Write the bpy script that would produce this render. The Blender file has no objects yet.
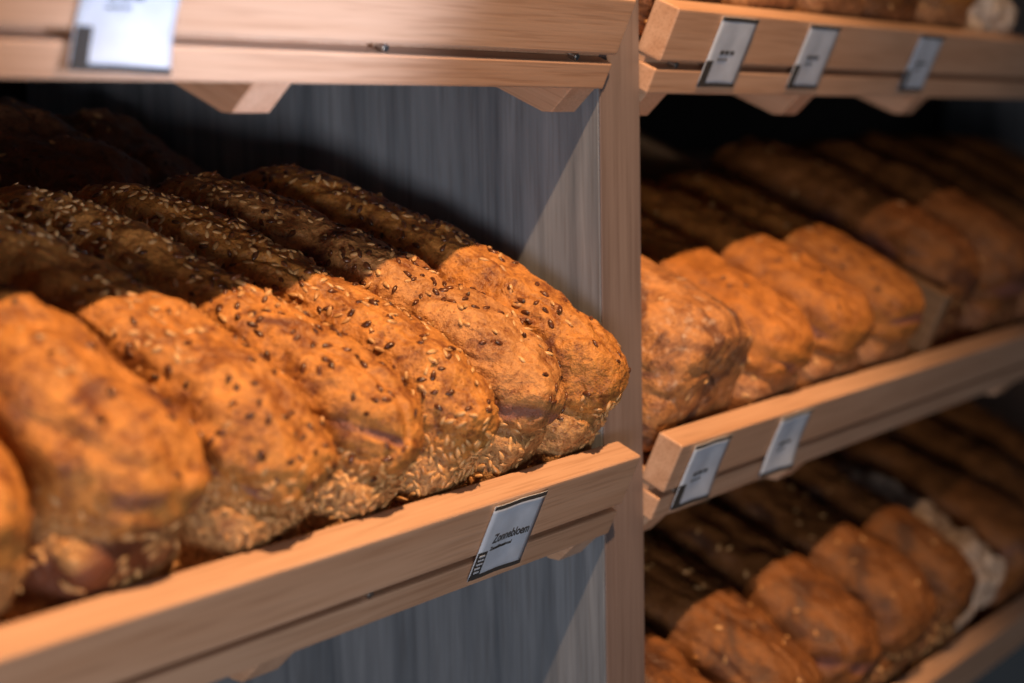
import bpy, bmesh, math, random
from mathutils import Vector, Matrix, noise, Euler

# ------------------------------------------------------------------ camera, world, lights, exposure
scn = bpy.context.scene
C = scn.collection
def basis_cam(yaw, pitch, roll):
    f = Vector((math.sin(yaw)*math.cos(pitch), math.cos(yaw)*math.cos(pitch), math.sin(pitch)))
    r = Vector((math.cos(yaw), -math.sin(yaw), 0)); u = r.cross(f)
    c, s = math.cos(roll), math.sin(roll)
    r2 = c*r+s*u; u2 = -s*r+c*u
    m = Matrix((r2, u2, -f)).transposed()
    return m.to_4x4()
cam = bpy.data.cameras.new('camera')
cam_o = bpy.data.objects.new('camera', cam); C.objects.link(cam_o)
cam_o.matrix_world = Matrix.Translation((-1.1111, -0.6972, 0.2459)) @ basis_cam(0.9573, -0.1212, -0.0186)
cam.sensor_width = 36; cam.lens = 1723.8*36/1024
cam.clip_start = .05
cam.dof.use_dof = True; cam.dof.focus_distance = 1.215; cam.dof.aperture_fstop = 3.2
scn.camera = cam_o

w = bpy.data.worlds.new('world'); scn.world = w; w.use_nodes = True
bg = w.node_tree.nodes['Background']
bg.inputs[0].default_value = (.75, .86, 1, 1); bg.inputs[1].default_value = .022

def spot(name, loc, target, energy, col, size, blend, rad):
    l = bpy.data.lights.new(name, 'SPOT'); l.energy = energy; l.color = col
    l.spot_size = math.radians(size); l.spot_blend = blend; l.shadow_soft_size = rad
    o = bpy.data.objects.new(name, l); C.objects.link(o); o.location = loc
    o.rotation_euler = (Vector(target)-Vector(loc)).to_track_quat('-Z', 'Y').to_euler()
    return o
KEYC = (1, .58, .28)
spot('ceiling_spot', (-.38, -.805, 1.555), (-.28, .0, .05), 205, KEYC, 58, .7, .018)
spot('ceiling_spot', (.75, -.805, 1.555), (.52, .0, .20), 36, KEYC, 34, 1, .02)
spot('store_spot', (-.15, -1.60, .10), (-.38, -.03, .352), 170, (.70, .80, 1), 15, 1, .03)
def area(name, loc, target, energy, col, sx, sy):
    l = bpy.data.lights.new(name, 'AREA'); l.shape = 'RECTANGLE'; l.size = sx; l.size_y = sy
    l.energy = energy; l.color = col
    o = bpy.data.objects.new(name, l); C.objects.link(o); o.location = loc
    o.rotation_euler = (Vector(target)-Vector(loc)).to_track_quat('-Z', 'Y').to_euler()
area('cool_fill', (-2.3, -1.7, .30), (-.1, .1, .2), 1.2, (.80, .90, 1), .9, .7)  # weak cool fill added from front left, not an actual window
area('low_fill', (-2.2, -1.55, -.36), (-.1, .1, .15), 30, (1, .93, .88), .7, .5)  # unseen low fill, added to brighten board fronts and divider panel

scn.view_settings.view_transform = 'Standard'
scn.view_settings.look = 'None'
scn.view_settings.gamma = 1
scn.view_settings.exposure = 0
scn.view_settings.use_curve_mapping = False

# ------------------------------------------------------------------ measured layout (metres)
A = 0.4346                      # tilt of the trays
T, H1, H2 = .0237, .0438, .0711 # front board thickness, board height, rail bottom
FY = -.0351                     # outer top edge of the front board
S = .34                         # height between trays
DIV = .058                      # divider thickness
TD = .60                        # tray depth

# ------------------------------------------------------------------ materials
def new_mat(name):
    m = bpy.data.materials.new(name); m.use_nodes = True
    nt = m.node_tree; b = nt.nodes['Principled BSDF']
    return m, nt, b
def N(nt, t, **kw):
    n = nt.nodes.new(t)
    for k, v in kw.items():
        if k in n.inputs: n.inputs[k].default_value = v
        else: setattr(n, k, v)
    return n
def ramp(nt, stops, fac):
    r = nt.nodes.new('ShaderNodeValToRGB')
    e = r.color_ramp.elements
    while len(e) < len(stops): e.new(.5)
    for i, (p, c) in enumerate(stops):
        e[i].position = p; e[i].color = (*c, 1) if len(c) == 3 else c
    nt.links.new(fac, r.inputs[0]); return r
def mixc(nt, fac, a, b, mode='MIX'):
    m = nt.nodes.new('ShaderNodeMix'); m.data_type = 'RGBA'; m.blend_type = mode
    for sock, v in ((m.inputs[0], fac), (m.inputs[6], a), (m.inputs[7], b)):
        if isinstance(v, (int, float)): sock.default_value = v
        elif isinstance(v, tuple): sock.default_value = (*v, 1)
        else: nt.links.new(v, sock)
    return m.outputs[2]
def coords(nt, scale=(1, 1, 1), loc=(0, 0, 0)):
    tc = nt.nodes.new('ShaderNodeTexCoord'); mp = nt.nodes.new('ShaderNodeMapping')
    mp.inputs['Scale'].default_value = scale; mp.inputs['Location'].default_value = loc
    nt.links.new(tc.outputs['Object'], mp.inputs[0]); return mp.outputs[0]
def noise_n(nt, vec, scale, detail=4, rough=.55, dist=0):
    n = N(nt, 'ShaderNodeTexNoise', Scale=scale, Detail=detail, Roughness=rough, Distortion=dist)
    nt.links.new(vec, n.inputs['Vector']); return n.outputs['Fac']
def bump(nt, b, h, strength, dist):
    bp = N(nt, 'ShaderNodeBump', Strength=strength, Distance=dist)
    nt.links.new(h, bp.inputs['Height']); nt.links.new(bp.outputs[0], b.inputs['Normal'])

def wood_mat(name, dark, mid, light, axis='x', rough=.5, gs=1.0):
    m, nt, b = new_mat(name)
    lo, hi = 4*gs, 90*gs
    sc = {'x': (lo, hi, hi), 'y': (hi, lo, hi), 'z': (hi, hi, lo)}[axis]
    v = coords(nt, sc)
    n1 = noise_n(nt, v, 1.0, 5, .6, .6)
    v2 = coords(nt, tuple(s*.22 for s in sc), (3, 1, 2))
    n2 = noise_n(nt, v2, 1.0, 3, .5, 1.2)
    v3 = coords(nt, tuple(s*(5 if s > lo else 3) for s in sc), (1, 5, 2))
    n3 = noise_n(nt, v3, 1.0, 2, .5)
    c1 = ramp(nt, [(.3, dark), (.5, mid), (.72, light)], n1)
    c2 = ramp(nt, [(.3, dark), (.6, light)], n2)
    c = mixc(nt, .45, c1.outputs[0], c2.outputs[0])
    c3 = ramp(nt, [(.36, (.62, .55, .5)), (.5, (1, 1, 1))], n3)
    c = mixc(nt, .4, c, c3.outputs[0], 'MULTIPLY')
    nt.links.new(c, b.inputs['Base Color'])
    b.inputs['Roughness'].default_value = rough
    bump(nt, b, n3, .15, .0006)
    return m
M = {}
M['beech'] = wood_mat('beech_wood', (.47, .265, .165), (.56, .345, .235), (.64, .42, .30), 'x', .42)
M['beech_deep'] = wood_mat('beech_wood_along_depth', (.47, .265, .165), (.56, .345, .235), (.64, .42, .30), 'y', .45)
M['oak'] = wood_mat('grey_brown_laminate', (.095, .075, .078), (.140, .112, .118), (.185, .155, .16), 'z', .45, .8)
M['grey'] = wood_mat('blue_grey_laminate', (.080, .098, .130), (.160, .185, .230), (.27, .30, .36), 'z', .5, 1.1)
M['back'] = wood_mat('dark_back_panel', (.012, .011, .011), (.02, .018, .017), (.03, .027, .025), 'z', .6, .7)
def plain(name, col, rough=.5, metal=0, var=.1, sc=60):
    m, nt, b = new_mat(name)
    n = noise_n(nt, coords(nt), sc, 3)
    c = ramp(nt, [(.3, tuple(x*(1-var) for x in col)), (.7, tuple(min(1, x*(1+var)) for x in col))], n)
    nt.links.new(c.outputs[0], b.inputs['Base Color'])
    b.inputs['Roughness'].default_value = rough; b.inputs['Metallic'].default_value = metal
    bump(nt, b, n, .2, .0006)
    return m
M['partition'] = wood_mat('shade_darkened_beech', (.16, .085, .04), (.23, .13, .065), (.30, .18, .10), 'y', .5)  # darker beech: shade on the partition's side put into the colour
M['steel'] = plain('brushed_steel', (.6, .6, .6), .3, 1)
M['paper'] = plain('bluish_label_paper', (.52, .61, .78), .4, 0, .12, 45)
M['ink'] = plain('black_ink', (.008, .008, .011), .8)
def film_mat():
    m, nt, b = new_mat('clear_film')
    n = noise_n(nt, coords(nt), 30, 3)
    b.inputs['Base Color'].default_value = (.95, .96, 1, 1)
    b.inputs['Roughness'].default_value = .12
    b.inputs['Alpha'].default_value = .015
    b.inputs['Specular IOR Level'].default_value = .2
    b.inputs['IOR'].default_value = 1.45
    bump(nt, b, n, .5, .002)
    return m
M['film'] = film_mat()
def bag_mat():
    m, nt, b = new_mat('crinkled_plastic_bag')
    n = noise_n(nt, coords(nt), 28, 4, .6, 1.5)
    c = ramp(nt, [(.35, (.55, .38, .28)), (.65, (.92, .75, .62))], n)
    nt.links.new(c.outputs[0], b.inputs['Base Color'])
    a = ramp(nt, [(.35, (.7,)*3), (.7, (.95,)*3)], n); nt.links.new(a.outputs[0], b.inputs['Alpha'])
    b.inputs['Roughness'].default_value = .16
    bump(nt, b, n, .9, .01)
    return m
M['bag'] = bag_mat()

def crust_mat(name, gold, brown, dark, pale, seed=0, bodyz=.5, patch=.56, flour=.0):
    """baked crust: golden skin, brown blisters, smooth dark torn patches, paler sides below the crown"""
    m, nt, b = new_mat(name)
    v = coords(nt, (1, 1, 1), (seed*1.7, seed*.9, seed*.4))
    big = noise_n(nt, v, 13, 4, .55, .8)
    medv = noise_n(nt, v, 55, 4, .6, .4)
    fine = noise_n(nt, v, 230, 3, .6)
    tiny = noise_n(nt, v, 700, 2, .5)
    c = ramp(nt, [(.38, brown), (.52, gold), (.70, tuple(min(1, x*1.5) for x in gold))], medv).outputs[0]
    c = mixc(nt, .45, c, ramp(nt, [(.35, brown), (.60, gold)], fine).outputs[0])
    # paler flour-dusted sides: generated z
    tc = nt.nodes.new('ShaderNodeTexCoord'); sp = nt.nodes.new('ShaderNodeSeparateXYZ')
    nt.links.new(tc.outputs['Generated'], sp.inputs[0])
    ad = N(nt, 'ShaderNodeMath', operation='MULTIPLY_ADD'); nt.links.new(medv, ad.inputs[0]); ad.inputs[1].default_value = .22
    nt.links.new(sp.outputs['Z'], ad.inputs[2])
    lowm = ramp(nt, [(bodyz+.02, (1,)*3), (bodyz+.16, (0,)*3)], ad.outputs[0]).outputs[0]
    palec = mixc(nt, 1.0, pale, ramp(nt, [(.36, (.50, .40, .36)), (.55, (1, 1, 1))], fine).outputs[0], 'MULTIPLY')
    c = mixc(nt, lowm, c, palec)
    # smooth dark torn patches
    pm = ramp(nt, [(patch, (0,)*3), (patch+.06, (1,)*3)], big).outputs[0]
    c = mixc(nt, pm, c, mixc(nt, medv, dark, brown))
    # torn shoulders
    at = nt.nodes.new('ShaderNodeAttribute'); at.attribute_name = 'tear'
    tmv = N(nt, 'ShaderNodeMath', operation='MULTIPLY_ADD'); nt.links.new(at.outputs['Fac'], tmv.inputs[0]); tmv.inputs[1].default_value = 1.0
    sb = N(nt, 'ShaderNodeMath', operation='MULTIPLY_ADD'); nt.links.new(fine, sb.inputs[0]); sb.inputs[1].default_value = .5; sb.inputs[2].default_value = -.25
    nt.links.new(sb.outputs[0], tmv.inputs[2])
    tf = ramp(nt, [(.30, (0,)*3), (.62, (.92,)*3)], tmv.outputs[0]).outputs[0]
    c = mixc(nt, tf, c, mixc(nt, fine, (.17, .060, .045), (.26, .115, .090)))
    # pits
    vo = N(nt, 'ShaderNodeTexVoronoi', Scale=210); nt.links.new(v, vo.inputs['Vector'])
    pit = ramp(nt, [(.10, (.40, .30, .26)), (.24, (1, 1, 1))], vo.outputs['Distance']).outputs[0]
    c = mixc(nt, .75, c, pit, 'MULTIPLY')
    if flour:
        fl = ramp(nt, [(.56, (0,)*3), (.68, (flour,)*3)], noise_n(nt, v, 90, 5, .7)).outputs[0]
        c = mixc(nt, fl, c, (.62, .48, .38))
    nt.links.new(c, b.inputs['Base Color'])
    r = ramp(nt, [(.3, (.34,)*3), (.7, (.62,)*3)], medv); nt.links.new(r.outputs[0], b.inputs['Roughness'])
    b.inputs['Specular IOR Level'].default_value = .35
    hs = N(nt, 'ShaderNodeMath', operation='MULTIPLY_ADD'); nt.links.new(tiny, hs.inputs[0]); hs.inputs[1].default_value = .25
    nt.links.new(fine, hs.inputs[2])
    bump(nt, b, hs.outputs[0], .9, .0024)
    return m
GOLD, BROWN, DARK, PALE = (.52, .225, .055), (.17, .050, .016), (.10, .036, .026), (.42, .235, .10)
for i in range(7):
    M['crust%d' % i] = crust_mat('golden_crust', GOLD if i != 1 else (.48, .23, .08), BROWN, DARK, PALE, seed=i*3+1, patch=[.64, .60, .66, .60, .64, .58, .62][i])
M['crust_round'] = crust_mat('floury_crust', (.46, .21, .075), (.22, .085, .035), (.07, .035, .032), (.40, .21, .10), 33, .1, .52, .5)
M['crust_right'] = crust_mat('amber_crust', (.42, .165, .036), (.22, .075, .022), (.10, .04, .03), (.42, .21, .10), 41, .5, .62)
M['crust_brown'] = crust_mat('brown_crust', (.26, .095, .026), (.14, .05, .017), (.08, .035, .026), (.30, .13, .06), 51, .4, .60)
M['crust_low'] = crust_mat('brown_seedy_crust', (.20, .078, .023), (.11, .040, .014), (.06, .03, .022), (.25, .12, .055), 55, .4, .60)
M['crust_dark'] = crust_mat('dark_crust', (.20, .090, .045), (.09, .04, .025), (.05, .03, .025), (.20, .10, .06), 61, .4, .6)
def seed_mat(name, c1, c2, rough):
    m, nt, b = new_mat(name)
    n = noise_n(nt, coords(nt), 160, 3)
    c = ramp(nt, [(.35, c1), (.65, c2)], n)
    nt.links.new(c.outputs[0], b.inputs['Base Color']); b.inputs['Roughness'].default_value = rough
    return m
M['sunflower'] = seed_mat('toasted_sunflower_seed', (.42, .20, .07), (.68, .41, .18), .38)
M['flax'] = seed_mat('dark_toasted_seed', (.05, .018, .010), (.16, .055, .022), .3)

# ------------------------------------------------------------------ mesh helpers
def link_mesh(name, bm, mat, parent=None, smooth=False):
    me = bpy.data.meshes.new(name); bm.to_mesh(me); bm.free()
    if mat: me.materials.append(mat)
    if smooth:
        for p in me.polygons: p.use_smooth = True
    o = bpy.data.objects.new(name, me); C.objects.link(o)
    if parent: o.parent = parent
    return o
def box_bm(x0, x1, y0, y1, z0, z1, bevel=0, seg=2):
    bm = bmesh.new()
    r = bmesh.ops.create_cube(bm, size=1)
    for v in bm.verts:
        v.co = Vector((x0+(v.co.x+.5)*(x1-x0), y0+(v.co.y+.5)*(y1-y0), z0+(v.co.z+.5)*(z1-z0)))
    if bevel: bmesh.ops.bevel(bm, geom=bm.edges[:], offset=bevel, segments=seg, profile=.6, affect='EDGES')
    return bm
def prism_bm(pts, x0, x1, bevel=0):
    """profile in (y, z) extruded along x"""
    bm = bmesh.new()
    a = [bm.verts.new((x0, y, z)) for y, z in pts]; b_ = [bm.verts.new((x1, y, z)) for y, z in pts]
    n = len(pts)
    bm.faces.new(a); bm.faces.new(b_[::-1])
    for i in range(n): bm.faces.new((a[i], b_[i], b_[(i+1) % n], a[(i+1) % n]))
    bmesh.ops.recalc_face_normals(bm, faces=bm.faces[:])
    if bevel: bmesh.ops.bevel(bm, geom=bm.edges[:], offset=bevel, segments=2, profile=.6, affect='EDGES')
    return bm
def cyl_bm(r, depth, axis='y', seg=20, centre=(0, 0, 0)):
    bm = bmesh.new()
    bmesh.ops.create_cone(bm, cap_ends=True, segments=seg, radius1=r, radius2=r, depth=depth)
    bmesh.ops.bevel(bm, geom=[e for e in bm.edges if abs(e.verts[0].co.z-e.verts[1].co.z) < 1e-6], offset=r*.15, segments=1, affect='EDGES')
    if axis == 'y': bmesh.ops.rotate(bm, verts=bm.verts[:], matrix=Matrix.Rotation(math.pi/2, 3, 'X'))
    bmesh.ops.translate(bm, verts=bm.verts[:], vec=centre)
    return bm
def empty(name, label, cat, loc, rot=(0, 0, 0), group=None):
    o = bpy.data.objects.new(name, None); C.objects.link(o)
    o.empty_display_size = .02
    o.location = loc; o.rotation_euler = rot
    o['label'] = label; o['category'] = cat
    if group: o['group'] = group
    return o
def tag(o, label, cat, group=None):
    o['label'] = label; o['category'] = cat
    if group: o['group'] = group
    return o

# ------------------------------------------------------------------ structure: back wall
o = link_mesh('wall_back', box_bm(-1.35, 3.2, .66, .68, -.75, .95), M['back']); o['kind'] = 'structure'

# ------------------------------------------------------------------ upright divider between the bays
def divider(x, label):
    t = empty('shelf_divider', label, 'shelf divider', (x, 0, -.75))
    link_mesh('side_panel', box_bm(.0, .0275, .0015, .655, 0, 1.6, .0008, 1), M['grey'], t)
    link_mesh('side_panel', box_bm(.0305, DIV, .0015, .655, 0, 1.6, .0008, 1), M['grey'], t)
    link_mesh('core_strip', box_bm(.0275, .0305, .0015, .655, 0, 1.6), M['back'], t)
    link_mesh('front_edge', box_bm(0, DIV, 0, .0014, 0, 1.6, .0004, 1), M['oak'], t)
    return t
divider(0, 'tall upright grey-brown panel dividing the near bread bay from the far bay')
divider(2.40, 'second upright panel closing the far end of the right-hand bay')

# ------------------------------------------------------------------ trays
def tray_frame(x, z):
    return Matrix.Translation((x, FY, z)) @ Matrix.Rotation(A, 4, 'X')
def tray(x0, x1, z, label, runners, screws, group='slanted beech bread trays'):
    L = x1-x0
    t = empty('bread_tray', label, 'bread tray', (x0, FY, z), (A, 0, 0), group)
    link_mesh('front_board', box_bm(0, L, 0, T, -H1, 0, .0022, 3), M['beech'], t)
    link_mesh('lower_rail', box_bm(0, L, .0008, T, -H2, -H1-.0062, .0018, 2), M['beech'], t)
    link_mesh('base_panel', box_bm(.001, L-.001, .014, TD, -H1-.0060, -H1-.0002), M['beech_deep'], t)
    link_mesh('rear_rail', box_bm(0, L, TD-.02, TD, -H2, -H1-.0062, .0015), M['beech'], t)
    for s in (0, L-.018):
        link_mesh('side_rail', box_bm(s, s+.018, T+.001, TD-.021, -H2, -H1-.0062, .0015), M['beech_deep'], t)
    for rx in runners:
        pts = [(-.0+.004, -H2), (.014, -H2-.024), (.022, -H2-.027), (.40, -H2-.027), (.42, -H2)]
        link_mesh('runner', prism_bm(pts, rx-x0, rx-x0+.032, .0010), M['beech_deep'], t)
    for sx in screws:
        link_mesh('spacer_pin', cyl_bm(.0028, .008, 'y', 16, (sx-x0, .0055, -H1-.0031)), M['steel'], t)
    return t
tray(-1.18, -.0025, 0, 'beech bread tray in front at centre left, holding the large seeded loaves', (-.385, -.018-.022), (-.30,))
tray(-1.18, -.0025, S, 'pale bright beech bread tray at the top left of the photo', (-.375, -.018-.022), (-.27, -.052))
tray(DIV+.0025, 2.397, -.003, 'beech bread tray right of the divider at middle height', (.068, .33, .92), (.085,))
tray(DIV+.0025, 2.397, -.003+S, 'beech bread tray right of the divider at the top right', (.068, .34, .62), (.092,))
tray(DIV+.0025, 2.397, -.003-S, 'lowest beech bread tray, its front rail in the bottom right corner', (.068, .33, .92), ())

# partition on the middle right tray
pt = empty('tray_partition', 'slim wooden partition board between the loaves on the middle right tray', 'partition', (.615, FY, -.003), (A, 0, 0))
link_mesh('board', box_bm(0, .020, T+.002, .50, -H1, .064, .002), M['partition'], pt)

# ------------------------------------------------------------------ price tags
def text_mesh(name, body, size, sx, mat, parent, loc, bold=0.0, follow=None):
    cu = bpy.data.curves.new(name, 'FONT'); cu.body = body; cu.size = size; cu.extrude = .00012; cu.offset = bold
    tmp = bpy.data.objects.new('tmp', cu); C.objects.link(tmp)
    dg = bpy.context.evaluated_depsgraph_get()
    me = bpy.data.meshes.new_from_object(tmp.evaluated_get(dg)); me.name = name
    bpy.data.objects.remove(tmp)
    me.materials.clear(); me.materials.append(mat)
    # text lies in xy; stand it up: x stays, y -> z, z -> -y
    for v in me.vertices: v.co = Vector((v.co.x*sx, -v.co.z, v.co.y))
    if follow:
        for v in me.vertices: v.co.y += follow(v.co.x+loc[0], v.co.z+loc[2])
    me.update()
    o = bpy.data.objects.new(name, me); C.objects.link(o); o.parent = parent; o.location = loc
    return o
def sheet_bm(w_, h, y, th, curl=0, x0=0, z0=0, n=10):
    """thin curved sheet hanging down from z0, real thickness"""
    bm = bmesh.new()
    g = {}
    for s in (0, 1):
        for i in range(n+1):
            for j in range(n+1):
                x = x0+w_*i/n; z = z0-h*j/n
                g[s, i, j] = bm.verts.new((x, y(x, z)-s*th, z))
    for i in range(n):
        for j in range(n):
            bm.faces.new((g[0, i, j], g[0, i, j+1], g[0, i+1, j+1], g[0, i+1, j]))
            bm.faces.new((g[1, i, j], g[1, i+1, j], g[1, i+1, j+1], g[1, i, j+1]))
    for i in range(n):
        bm.faces.new((g[0, i, 0], g[0, i+1, 0], g[1, i+1, 0], g[1, i, 0]))
        bm.faces.new((g[0, i+1, n], g[0, i, n], g[1, i, n], g[1, i+1, n]))
        bm.faces.new((g[0, 0, i+1], g[0, 0, i], g[1, 0, i], g[1, 0, i+1]))
        bm.faces.new((g[0, n, i], g[0, n, i+1], g[1, n, i+1], g[1, n, i]))
    bmesh.ops.recalc_face_normals(bm, faces=bm.faces[:])
    return bm
def price_tag(x, z, label, main=False, tz=0, W=.062, H=.0605, curl=0.0, roll=0, dark=True):
    t = empty('price_tag', label, 'price tag', (x, FY, z), (A, 0, 0), 'price tags clipped on the tray fronts')
    if roll:
        t.rotation_euler = (Matrix.Rotation(A, 3, 'X') @ Matrix.Rotation(roll, 3, 'Y')).to_euler()
    def y(px, pz): return -.0016 - curl*max(0, (-pz-.02)/.04)**2*(.45+.55*px/W) - .0004*math.sin(px*140)
    link_mesh('paper', sheet_bm(W, H, y, .0004, z0=-.0025), M['paper'], t, True)
    link_mesh('film_sleeve', sheet_bm(W+.003, H+.004, lambda a, b: y(a, b)-.0013, .0003, x0=-.001, z0=-.001), M['film'], t, True)
    yy = lambda a, b: y(a, b)-.00045
    link_mesh('top_band', sheet_bm(W, .0034, yy, .00015, z0=-.0026, n=8), M['ink'], t)
    link_mesh('bottom_band', sheet_bm(W, .0036, yy, .00015, z0=-.0025-H+.0038, n=8), M['ink'], t)
    if dark: cb = link_mesh('code_block', sheet_bm(.0105, .0195, yy, .00012, x0=.0006, z0=-.0025-H*.62, n=6), M['ink'], t)
    if main:
        text_mesh('product_name', 'Zonnebloem', .0104, .80, M['ink'], t, (.0125, -.0006, -.0345), .00014, y)
        text_mesh('small_print', 'Zonnebloembrood', .0042, .80, M['ink'], t, (.0130, -.0006, -.0405), .0001, y)
        bm = bmesh.new()
        random.seed(5)
        for k in range(5):
            zz = -.0025-H*.62-.0026-k*.0033; a = .0022+random.random()*.001; b_ = .0075+random.random()*.002
            yv = yy(.004, zz)
            q = box_bm(a, b_, yv-.0005, yv-.0002, zz-.0013, zz)
            me_ = bpy.data.meshes.new('t'); q.to_mesh(me_); q.free(); bm.from_mesh(me_)
        link_mesh('code_marks', bm, M['paper'], t)
    else:
        bm = bmesh.new()
        for (a, b_, zz, hh) in ((.017, .042, -.031+tz, .0035), (.017, .034, -.038+tz, .0016)):
            nx = 14
            for k in range(nx):
                if k % 5 == 4: continue
                xx = a+(b_-a)*k/nx
                yv = y(xx, zz)
                q = box_bm(xx, xx+(b_-a)/nx*.7, yv-.0007, yv-.0005, zz-hh, zz)
                me_ = bpy.data.meshes.new('t'); q.to_mesh(me_); q.free(); bm.from_mesh(me_)
        link_mesh('lettering', bm, M['ink'], t)
    return t
price_tag(-.194, 0, 'sharp white-blue price tag reading Zonnebloem on the centre left tray', True)
price_tag(-.5225, S, 'large blurred white price tag on the bright top left tray', curl=.007, W=.066, tz=.009)
price_tag(.081, -.003, 'blue-grey price tag nearest the divider on the middle right tray', curl=.002)
price_tag(.236, -.003, 'brighter bluish price tag second from the divider on the middle right tray', curl=.004, dark=False)
price_tag(.130, -.003+S, 'price tag nearest the divider on the top right tray')
price_tag(.292, -.003+S, 'middle price tag of three on the top right tray')
price_tag(.545, -.003+S, 'faint farthest price tag of three on the top right tray')

# ------------------------------------------------------------------ loaves
def ico(sub):
    bm = bmesh.new(); bmesh.ops.create_icosphere(bm, subdivisions=sub, radius=1); return bm
def sm(a, b, x):
    t = max(0, min(1, (x-a)/(b-a))); return t*t*(3-2*t)
def loaf_mesh(name, W, L, H, sub, seed, crown=.035, lump=.006, crease=.5, front_drop=.0, rough=1.0, split=None, lean=.18, endq=3.4, ptop=2.7, tear=.5):
    """origin: front bottom centre; y runs back, z up. Returns mesh and a list (co, normal) for seeds."""
    bm = ico(sub)
    a, b, c = W/2, L/2, H/2
    off = Vector((seed*7.3, seed*3.1, seed*1.9))
    tv = []
    for v in bm.verts:
        d = Vector((v.co.x*a, v.co.y*b, v.co.z*c))
        zt = v.co.z
        kb = sm(.05, -.35, zt)
        p = ptop+(7-ptop)*kb
        q = endq+(9-endq)*kb
        f = ((abs(d.x/a)**p + abs(d.z/c)**p)**(q/p) + abs(d.y/b)**q)
        r = f**(-1/q)
        P = d*r
        zn = P.z/(2*c)+.5
        dirn = Vector((P.x/a, P.y/b, 0))
        n0 = noise.noise(Vector((P.x*9, P.y*9, 0))+off)
        cz = crease+.06*n0
        # body narrower than crown, notch at the crease
        g = 1-crown*(1-sm(cz-.03, cz+.10, zn)) - .05*(1-sm(0, cz, zn))
        g -= .055*math.exp(-((zn-cz)/.045)**2)*(.6+.8*noise.noise(P*14+off*2)+.3)
        P.x *= g
        P.y = P.y*(1-(1-g)*.33)
        # crown slopes towards front end
        fr = sm(-.2, -1.0, P.y/b)
        P.z -= front_drop*fr*max(0, zn-.45)
        nrm = Vector((P.x/(a*a), P.y/(b*b)*.7, P.z/(c*c))).normalized()
        up = sm(.15, .6, zn)
        n1 = noise.fractal(P*17+off, .8, 2.0, 3)
        n2 = noise.fractal(P*60+off, .9, 2.1, 3)
        n3 = noise.noise(P*190+off)
        rd = 1-abs(noise.noise(Vector((P.x*26, P.y*11, P.z*26))+off*1.3))
        dsp = lump*n1 + .0022*rough*n2 + .0007*rough*n3 - .0045*rough*max(0, rd-.84)/.16*(.5+.5*n1)
        if split:
            for (sy, sz, sx_, wd, dp, side) in split:
                # an oblique tear across the crown
                u = (P.y+b-sy) + sz*(P.x)
                m_ = math.exp(-(u/wd)**2)*sm(sx_-.25, sx_, zn)
                dsp -= dp*m_
        # wandering tear along both shoulders and round the front
        ty = .66+.22*noise.noise(Vector((P.y*13, P.x*10, 3.1))+off)
        on = sm(.62-tear*.35, .80-tear*.35, .5+.9*noise.noise(Vector((P.y*15+2, P.x*13, 7.7))+off*1.7))
        wd_ = .055+.07*noise.noise(Vector((P.y*23, P.x*20, 2))+off)
        tm = on*math.exp(-((zn-ty)/max(.02, wd_))**2)*(.55+.9*noise.noise(P*35+off))
        tm = max(0, min(1, tm))
        dsp -= .0045*tm
        dsp += .0016*on*math.exp(-((zn-ty-.10)/.05)**2)
        tv.append(min(1, tm*1.25))
        bot = sm(.0, .12, zn)
        P += nrm*dsp*bot
        if zn < .1: P.z = max(P.z, -c)
        P.y -= lean*max(0, zn-.30)*2*c*sm(.2, -.9, P.y/b)
        v.co = P+Vector((0, b, c))
    zmin = min(v.co.z for v in bm.verts)
    for v in bm.verts: v.co.z -= zmin
    bm.normal_update()
    dl = bm.verts.layers.float.new('tear')
    for i_, v in enumerate(bm.verts): v[dl] = tv[i_]
    pts = [(f_.calc_center_median().copy(), f_.normal.copy(), f_.calc_area()) for f_ in bm.faces]
    me = bpy.data.meshes.new(name); bm.to_mesh(me); bm.free()
    for p in me.polygons: p.use_smooth = True
    return me, pts
def seed_bm(items, length, width, thick, rng, segs=(7, 5), mixed=.2):
    """many teardrop seeds pressed on a surface, as one mesh built from raw arrays"""
    nu, nv = segs
    base = []
    for j in range(1, nv):
        th = math.pi*j/nv
        for i in range(nu):
            ph = 2*math.pi*i/nu
            yy = math.cos(th)
            tp = 1-.45*max(0, yy)      # tapered tip
            base.append((math.sin(th)*math.cos(ph)*tp, yy, math.sin(th)*math.sin(ph)*tp))
    base = [(0, 1, 0)]+base+[(0, -1, 0)]
    faces = []
    for i in range(nu): faces.append((0, 1+i, 1+(i+1) % nu))
    for j in range(nv-2):
        for i in range(nu):
            p0 = 1+j*nu+i; p1 = 1+j*nu+(i+1) % nu
            faces.append((p0, p0+nu, p1+nu, p1))
    last = len(base)-1
    for i in range(nu): faces.append((1+(nv-2)*nu+i, last, 1+(nv-2)*nu+(i+1) % nu))
    V, F_ = [], []
    for co, nr in items:
        k = 1+rng.uniform(-mixed, mixed)
        q = nr.to_track_quat('Z', 'Y').to_matrix() @ Matrix.Rotation(rng.uniform(0, 6.283), 3, 'Z') @ Matrix.Rotation(rng.gauss(0, .22), 3, 'X')
        s = len(V)
        c0 = co+nr*thick*.10
        for (x, y, z) in base:
            V.append(c0+q @ Vector((x*width*.5*k, y*length*.5*k, z*thick*.5*k)))
        F_ += [tuple(s+i for i in f) for f in faces]
    return V, F_
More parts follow.
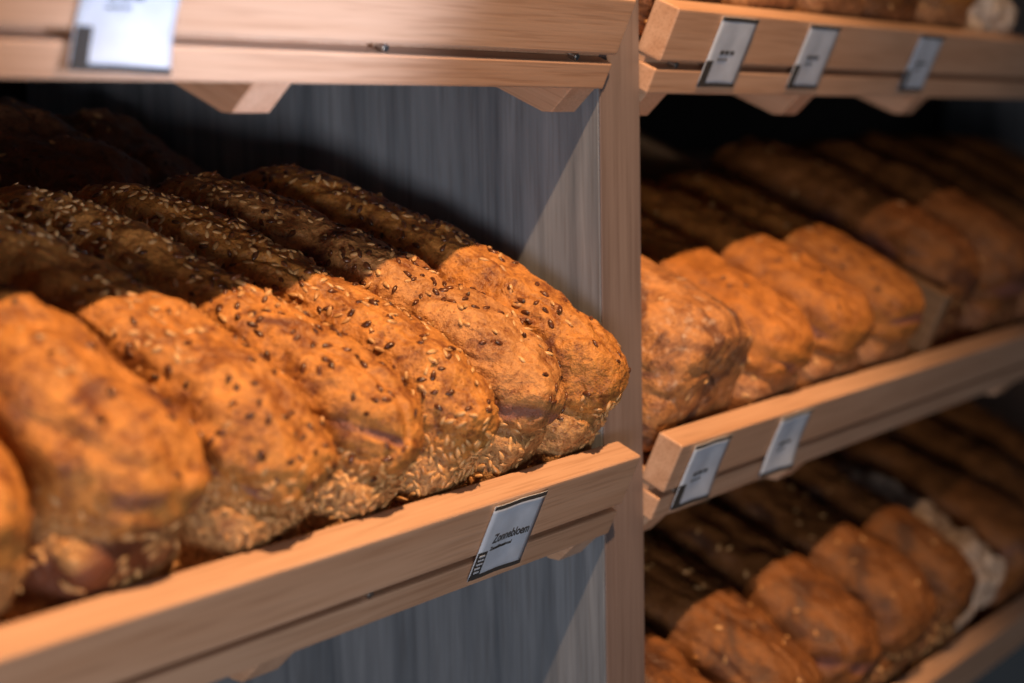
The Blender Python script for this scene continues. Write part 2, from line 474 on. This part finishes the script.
def add_seeds(par, pts, nflax, nsun, seed, size=1.0, crownz=.55, H=.15, lowden=3.0, frontonly=True, L=.3):
    rng = random.Random(seed)
    tot = []
    def pick(n, wfun, mind):
        ws = []; acc = 0
        for co, nr, ar in pts:
            acc += ar*wfun(co, nr); ws.append(acc)
        import bisect
        res = []; tries = 0
        grid = {}
        while len(res) < n and tries < n*12:
            tries += 1
            i = bisect.bisect(ws, rng.random()*acc)
            if i >= len(pts): continue
            co, nr, _ = pts[i]
            key = tuple(int(c_/mind) for c_ in co)
            ok = True
            for dx in (-1, 0, 1):
                for dy in (-1, 0, 1):
                    for dz in (-1, 0, 1):
                        for o_ in grid.get((key[0]+dx, key[1]+dy, key[2]+dz), ()):
                            if (o_-co).length < mind: ok = False
            if not ok: continue
            grid.setdefault(key, []).append(co); res.append((co, nr))
        return res
    off = Vector((seed*1.1, 3.3, seed*.37))
    wf = lambda co, nr: (sm(crownz-.12, crownz+.05, co.z/H))*(.25+max(0, nr.z))*max(.04, .55+1.1*noise.noise(co*22+off))
    wsun = lambda co, nr: (lowden*(1-sm(crownz-.08, crownz+.08, co.z/H))+.13+.35*sm(.15, .35, co.y/L))*max(.02, .5+1.5*noise.noise(co*16+off*2)) * (1 if co.z > .01 else 0)
    for nm, n, wfun, dims, mat, md in (('dark_seeds', nflax, wf, (.0074, .0040, .0028), 'flax', .0054),
                                       ('pale_seeds', nsun, wsun, (.0078, .0037, .0024), 'sunflower', .0040)):
        if not n: continue
        it = pick(n, wfun, md*size)
        V, F_ = seed_bm(it, dims[0]*size, dims[1]*size, dims[2]*size, rng)
        me = bpy.data.meshes.new(nm); me.from_pydata([tuple(v) for v in V], [], F_); me.update()
        me.materials.append(M[mat])
        for p in me.polygons: p.use_smooth = True
        o = bpy.data.objects.new(nm, me); C.objects.link(o); o.parent = par; o['kind'] = 'stuff'
def loaf(x, back, z, W, L, H, label, mat, seed, group, sub=6, flax=0, sun=0, yaw=0, rollx=0, pitch=0, lift=0, ssz=1.0, cat='bread', press=False, side=None, **kw):
    me, pts = loaf_mesh('bread_loaf', W, L, H, sub, seed, **kw)
    me.materials.append(M[mat])
    if press:   # soft lower crust presses flat against the inside of the front board
        loc_m = Matrix.Translation((0, T+back, -H1+.0003+lift)) @ Matrix.Rotation(yaw, 4, 'Z')
        inv = loc_m.inverted()
        def clamp(co):
            co = co.copy()
            if side:
                lim = side[0] if co.x < 0 else side[1]
                ax = abs(co.x)
                if lim and ax > .86*lim: co.x = math.copysign(.86*lim+.135*lim*math.tanh((ax-.86*lim)/(.135*lim)), co.x)
            q_ = loc_m @ co
            if q_.z < .005 and q_.y < T+.0030:
                q_.y = T+.0030; return inv @ q_
            return co
        for v in me.vertices: v.co = clamp(v.co)
        me.update()
        pts = [(clamp(c_), n_, a_) for c_, n_, a_ in pts if (loc_m @ c_).y > T+.0035 or (loc_m @ c_).z > .006]
    o = bpy.data.objects.new('bread_loaf', me); C.objects.link(o)
    fr = tray_frame(x, z)
    m = fr @ Matrix.Translation((0, T+back, -H1+.0003+lift)) @ Matrix.Rotation(yaw, 4, 'Z') @ Matrix.Rotation(rollx, 4, 'Y') @ Matrix.Rotation(pitch, 4, 'X')
    o.matrix_world = m
    tag(o, label, cat, group)
    add_seeds(o, pts, flax, sun, seed, ssz, kw.get('crease', .5)+.05, H, L=L)
    return o
G1 = 'seeded loaves in a row on the centre left tray'
row = [
 # x, W, L, H, yaw, label
 (-.044, .087, .35, .146, .20, 'golden seeded loaf next to the divider panel, farthest right of its row', dict(lean=.22, flax=180, sun=900, front_drop=.016, lump=.0036, tear=.3)),
 (-.124, .084, .35, .142, .22, 'seeded loaf with purplish torn crust, second from the divider panel', dict(lean=.22, flax=200, sun=1200, lump=.005, front_drop=.016, tear=.75)),
 (-.203, .082, .35, .136, .22, 'golden seeded loaf third from the divider, directly above the readable price tag', dict(lean=.22, flax=120, sun=1500, front_drop=.018, lump=.0042, tear=.5)),
 (-.283, .086, .35, .136, .22, 'golden seeded loaf with dark hollow in its side, fourth from the divider', dict(lean=.22, flax=180, sun=1350, lump=.005, front_drop=.020, tear=.9)),
 (-.374, .100, .35, .140, .22, 'blurred orange seeded loaf, fifth from the divider', dict(lean=.22, flax=170, sun=1050, lump=.006, front_drop=.026, tear=.6)),
 (-.482, .114, .35, .148, .22, 'large blurred orange loaf at the left edge, nearly free of seeds', dict(lean=.22, flax=40, sun=450, lump=.009, front_drop=.030, tear=.8)),
 (-.600, .116, .36, .150, .22, 'nearest loaf, mostly cut off by the left edge of the photo', dict(lean=.22, flax=40, sun=240, lump=.009, front_drop=.03)),
]
for i, (x, W, L, H, yaw, lab, kw) in enumerate(row):
    loaf(x, .003, 0, W, L, H, lab, 'crust%d' % i, i+1, G1, press=True, side=((x-row[i+1][0])*math.cos(.22)/2-.0004 if i < 6 else None, (row[i-1][0]-x)*math.cos(.22)/2-.0004 if i else None), sub=7 if i < 5 else 6, yaw=yaw, **kw)
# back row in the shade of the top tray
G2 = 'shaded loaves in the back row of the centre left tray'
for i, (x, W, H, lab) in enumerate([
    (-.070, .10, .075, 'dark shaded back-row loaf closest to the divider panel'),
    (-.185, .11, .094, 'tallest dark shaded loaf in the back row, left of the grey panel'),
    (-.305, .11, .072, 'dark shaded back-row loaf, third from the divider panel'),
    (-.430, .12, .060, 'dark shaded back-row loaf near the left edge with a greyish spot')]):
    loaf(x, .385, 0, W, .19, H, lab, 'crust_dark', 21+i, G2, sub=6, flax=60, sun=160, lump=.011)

# right bay, middle tray
G3 = 'blurred loaves on the middle right tray'
Z1 = -.003
loaf(.141, .008, Z1, .146, .30, .132, 'round-ended floury brown loaf just right of the divider panel', 'crust_round', 31, G3, sub=6, flax=0, sun=60, crown=.0, lump=.003, crease=.1, lean=.05, endq=7, ptop=2.3, tear=.2)
loaf(.282, .004, Z1, .124, .32, .120, 'amber loaf behind the floury round-ended loaf, middle right tray', 'crust_right', 32, G3, sub=6, flax=20, sun=160, lump=.004, ptop=3, lean=.2, tear=.9)
loaf(.408, .004, Z1, .124, .32, .127, 'amber loaf in the middle of the middle right tray', 'crust_right', 33, G3, sub=6, flax=20, sun=160, lump=.004, ptop=3, lean=.2, tear=.9)
loaf(.536, .004, Z1, .126, .32, .128, 'amber loaf against the slim wooden partition board', 'crust_right', 34, G3, sub=6, flax=20, sun=160, lump=.004, ptop=3, lean=.2, tear=.9)
for i, (x, b_, H, lab) in enumerate([
    (.722, .02, .150, 'tall dull brown loaf just beyond the wooden partition board'),
    (.864, .006, .158, 'tall dull brown loaf second beyond the partition, at the right edge'),
    (1.008, .006, .160, 'tall dull brown loaf third beyond the wooden partition'),
    (1.150, .006, .160, 'dim brown loaf fourth beyond the wooden partition'),
    (1.292, .006, .160, 'dim brown loaf farthest right on the middle right tray')]):
    loaf(x, b_, Z1, .136, .34, H, lab, 'crust_brown', 35+i, G3, sub=6 if i < 2 else 5, sun=80 if i < 2 else 0, lump=.006)

# right bay, lowest tray
G4 = 'blurred loaves on the lowest right tray'
Z2 = Z1-S
for i, (x, W, H, mt, lab) in enumerate([
    (.135, .130, .140, 'crust_low', 'brown loaf closest to the divider on the lowest tray'),
    (.275, .130, .150, 'crust_low', 'brown loaf second from the divider on the lowest tray'),
    (.410, .134, .155, 'crust_low', 'brown loaf third from the divider on the lowest tray'),
    (.545, .130, .160, 'crust_low', 'brown loaf fourth from the divider on the lowest tray'),
    (.672, .118, .160, 'crust_low', 'large round-ended brown loaf beside the shiny plastic bag')]):
    loaf(x, .004, Z2, W, .33, H, lab, mt, 41+i, G4, sub=6, sun=300, lump=.006, ptop=3)
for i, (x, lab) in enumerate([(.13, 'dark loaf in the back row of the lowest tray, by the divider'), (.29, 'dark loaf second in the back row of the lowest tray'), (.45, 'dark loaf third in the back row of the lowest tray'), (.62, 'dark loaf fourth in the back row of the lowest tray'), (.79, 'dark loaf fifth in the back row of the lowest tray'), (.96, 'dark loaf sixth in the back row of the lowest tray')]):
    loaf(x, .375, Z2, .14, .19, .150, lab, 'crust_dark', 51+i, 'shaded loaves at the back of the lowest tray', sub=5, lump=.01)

# right bay, top tray (only their fronts show above the board)
G5 = 'loaves on the top right tray'
for i, (x, W, mt, lab) in enumerate([
    (.135, .125, 'crust_brown', 'brown loaf above the first price tag of the top right tray'),
    (.270, .13, 'crust_right', 'brown loaf above the middle price tag of the top right tray'),
    (.410, .13, 'crust_right', 'brown loaf third from the divider on the top right tray'),
    (.550, .13, 'crust_brown', 'dark brown loaf above the farthest price tag, top right tray'),
    (.690, .13, 'crust_right', 'brown loaf beside the shiny wrapped bread, top right tray')]):
    loaf(x, .004, Z1+S, W, .30, .13, lab, mt, 61+i, G5, sub=5, sun=60, lump=.008)

# wrapped bread in crinkled bags
def bag(x, back, z, W, L, H, label, seed):
    me, _ = loaf_mesh('bread_bag', W, L, H, 6, seed, crown=.0, lump=.016, crease=.3, rough=2.2)
    me.materials.append(M['bag'])
    o = bpy.data.objects.new('bread_bag', me); C.objects.link(o)
    o.matrix_world = tray_frame(x, z) @ Matrix.Translation((0, T+back, -H1+.0003))
    tag(o, label, 'bag', 'crinkled plastic bags of bread')
    me2, _ = loaf_mesh('bread', W*.80, L*.84, H*.78, 5, seed+1, crown=.05, lump=.004)
    me2.materials.append(M['crust_brown'])
    q = bpy.data.objects.new('bread', me2); C.objects.link(q); q.parent = o; q.location = (0, L*.08, .012)
bag(.800, .012, Z2, .112, .26, .128, 'shiny crinkled plastic bag of bread on the lowest tray, bottom right', 71)
loaf(.930, .004, Z2, .125, .33, .14, 'brown loaf just beyond the shiny plastic bag on the lowest tray', 'crust_brown', 47, G4, sub=5, lump=.008)
loaf(1.068, .004, Z2, .130, .33, .14, 'brown loaf second beyond the plastic bag on the lowest tray', 'crust_brown', 48, G4, sub=5, lump=.008)
loaf(1.208, .004, Z2, .130, .33, .14, 'brown loaf farthest right on the lowest tray', 'crust_brown', 49, G4, sub=5, lump=.008)
bag(.835, .004, Z1+S, .12, .28, .100, 'shiny pale plastic-wrapped bread in the top right corner', 73)
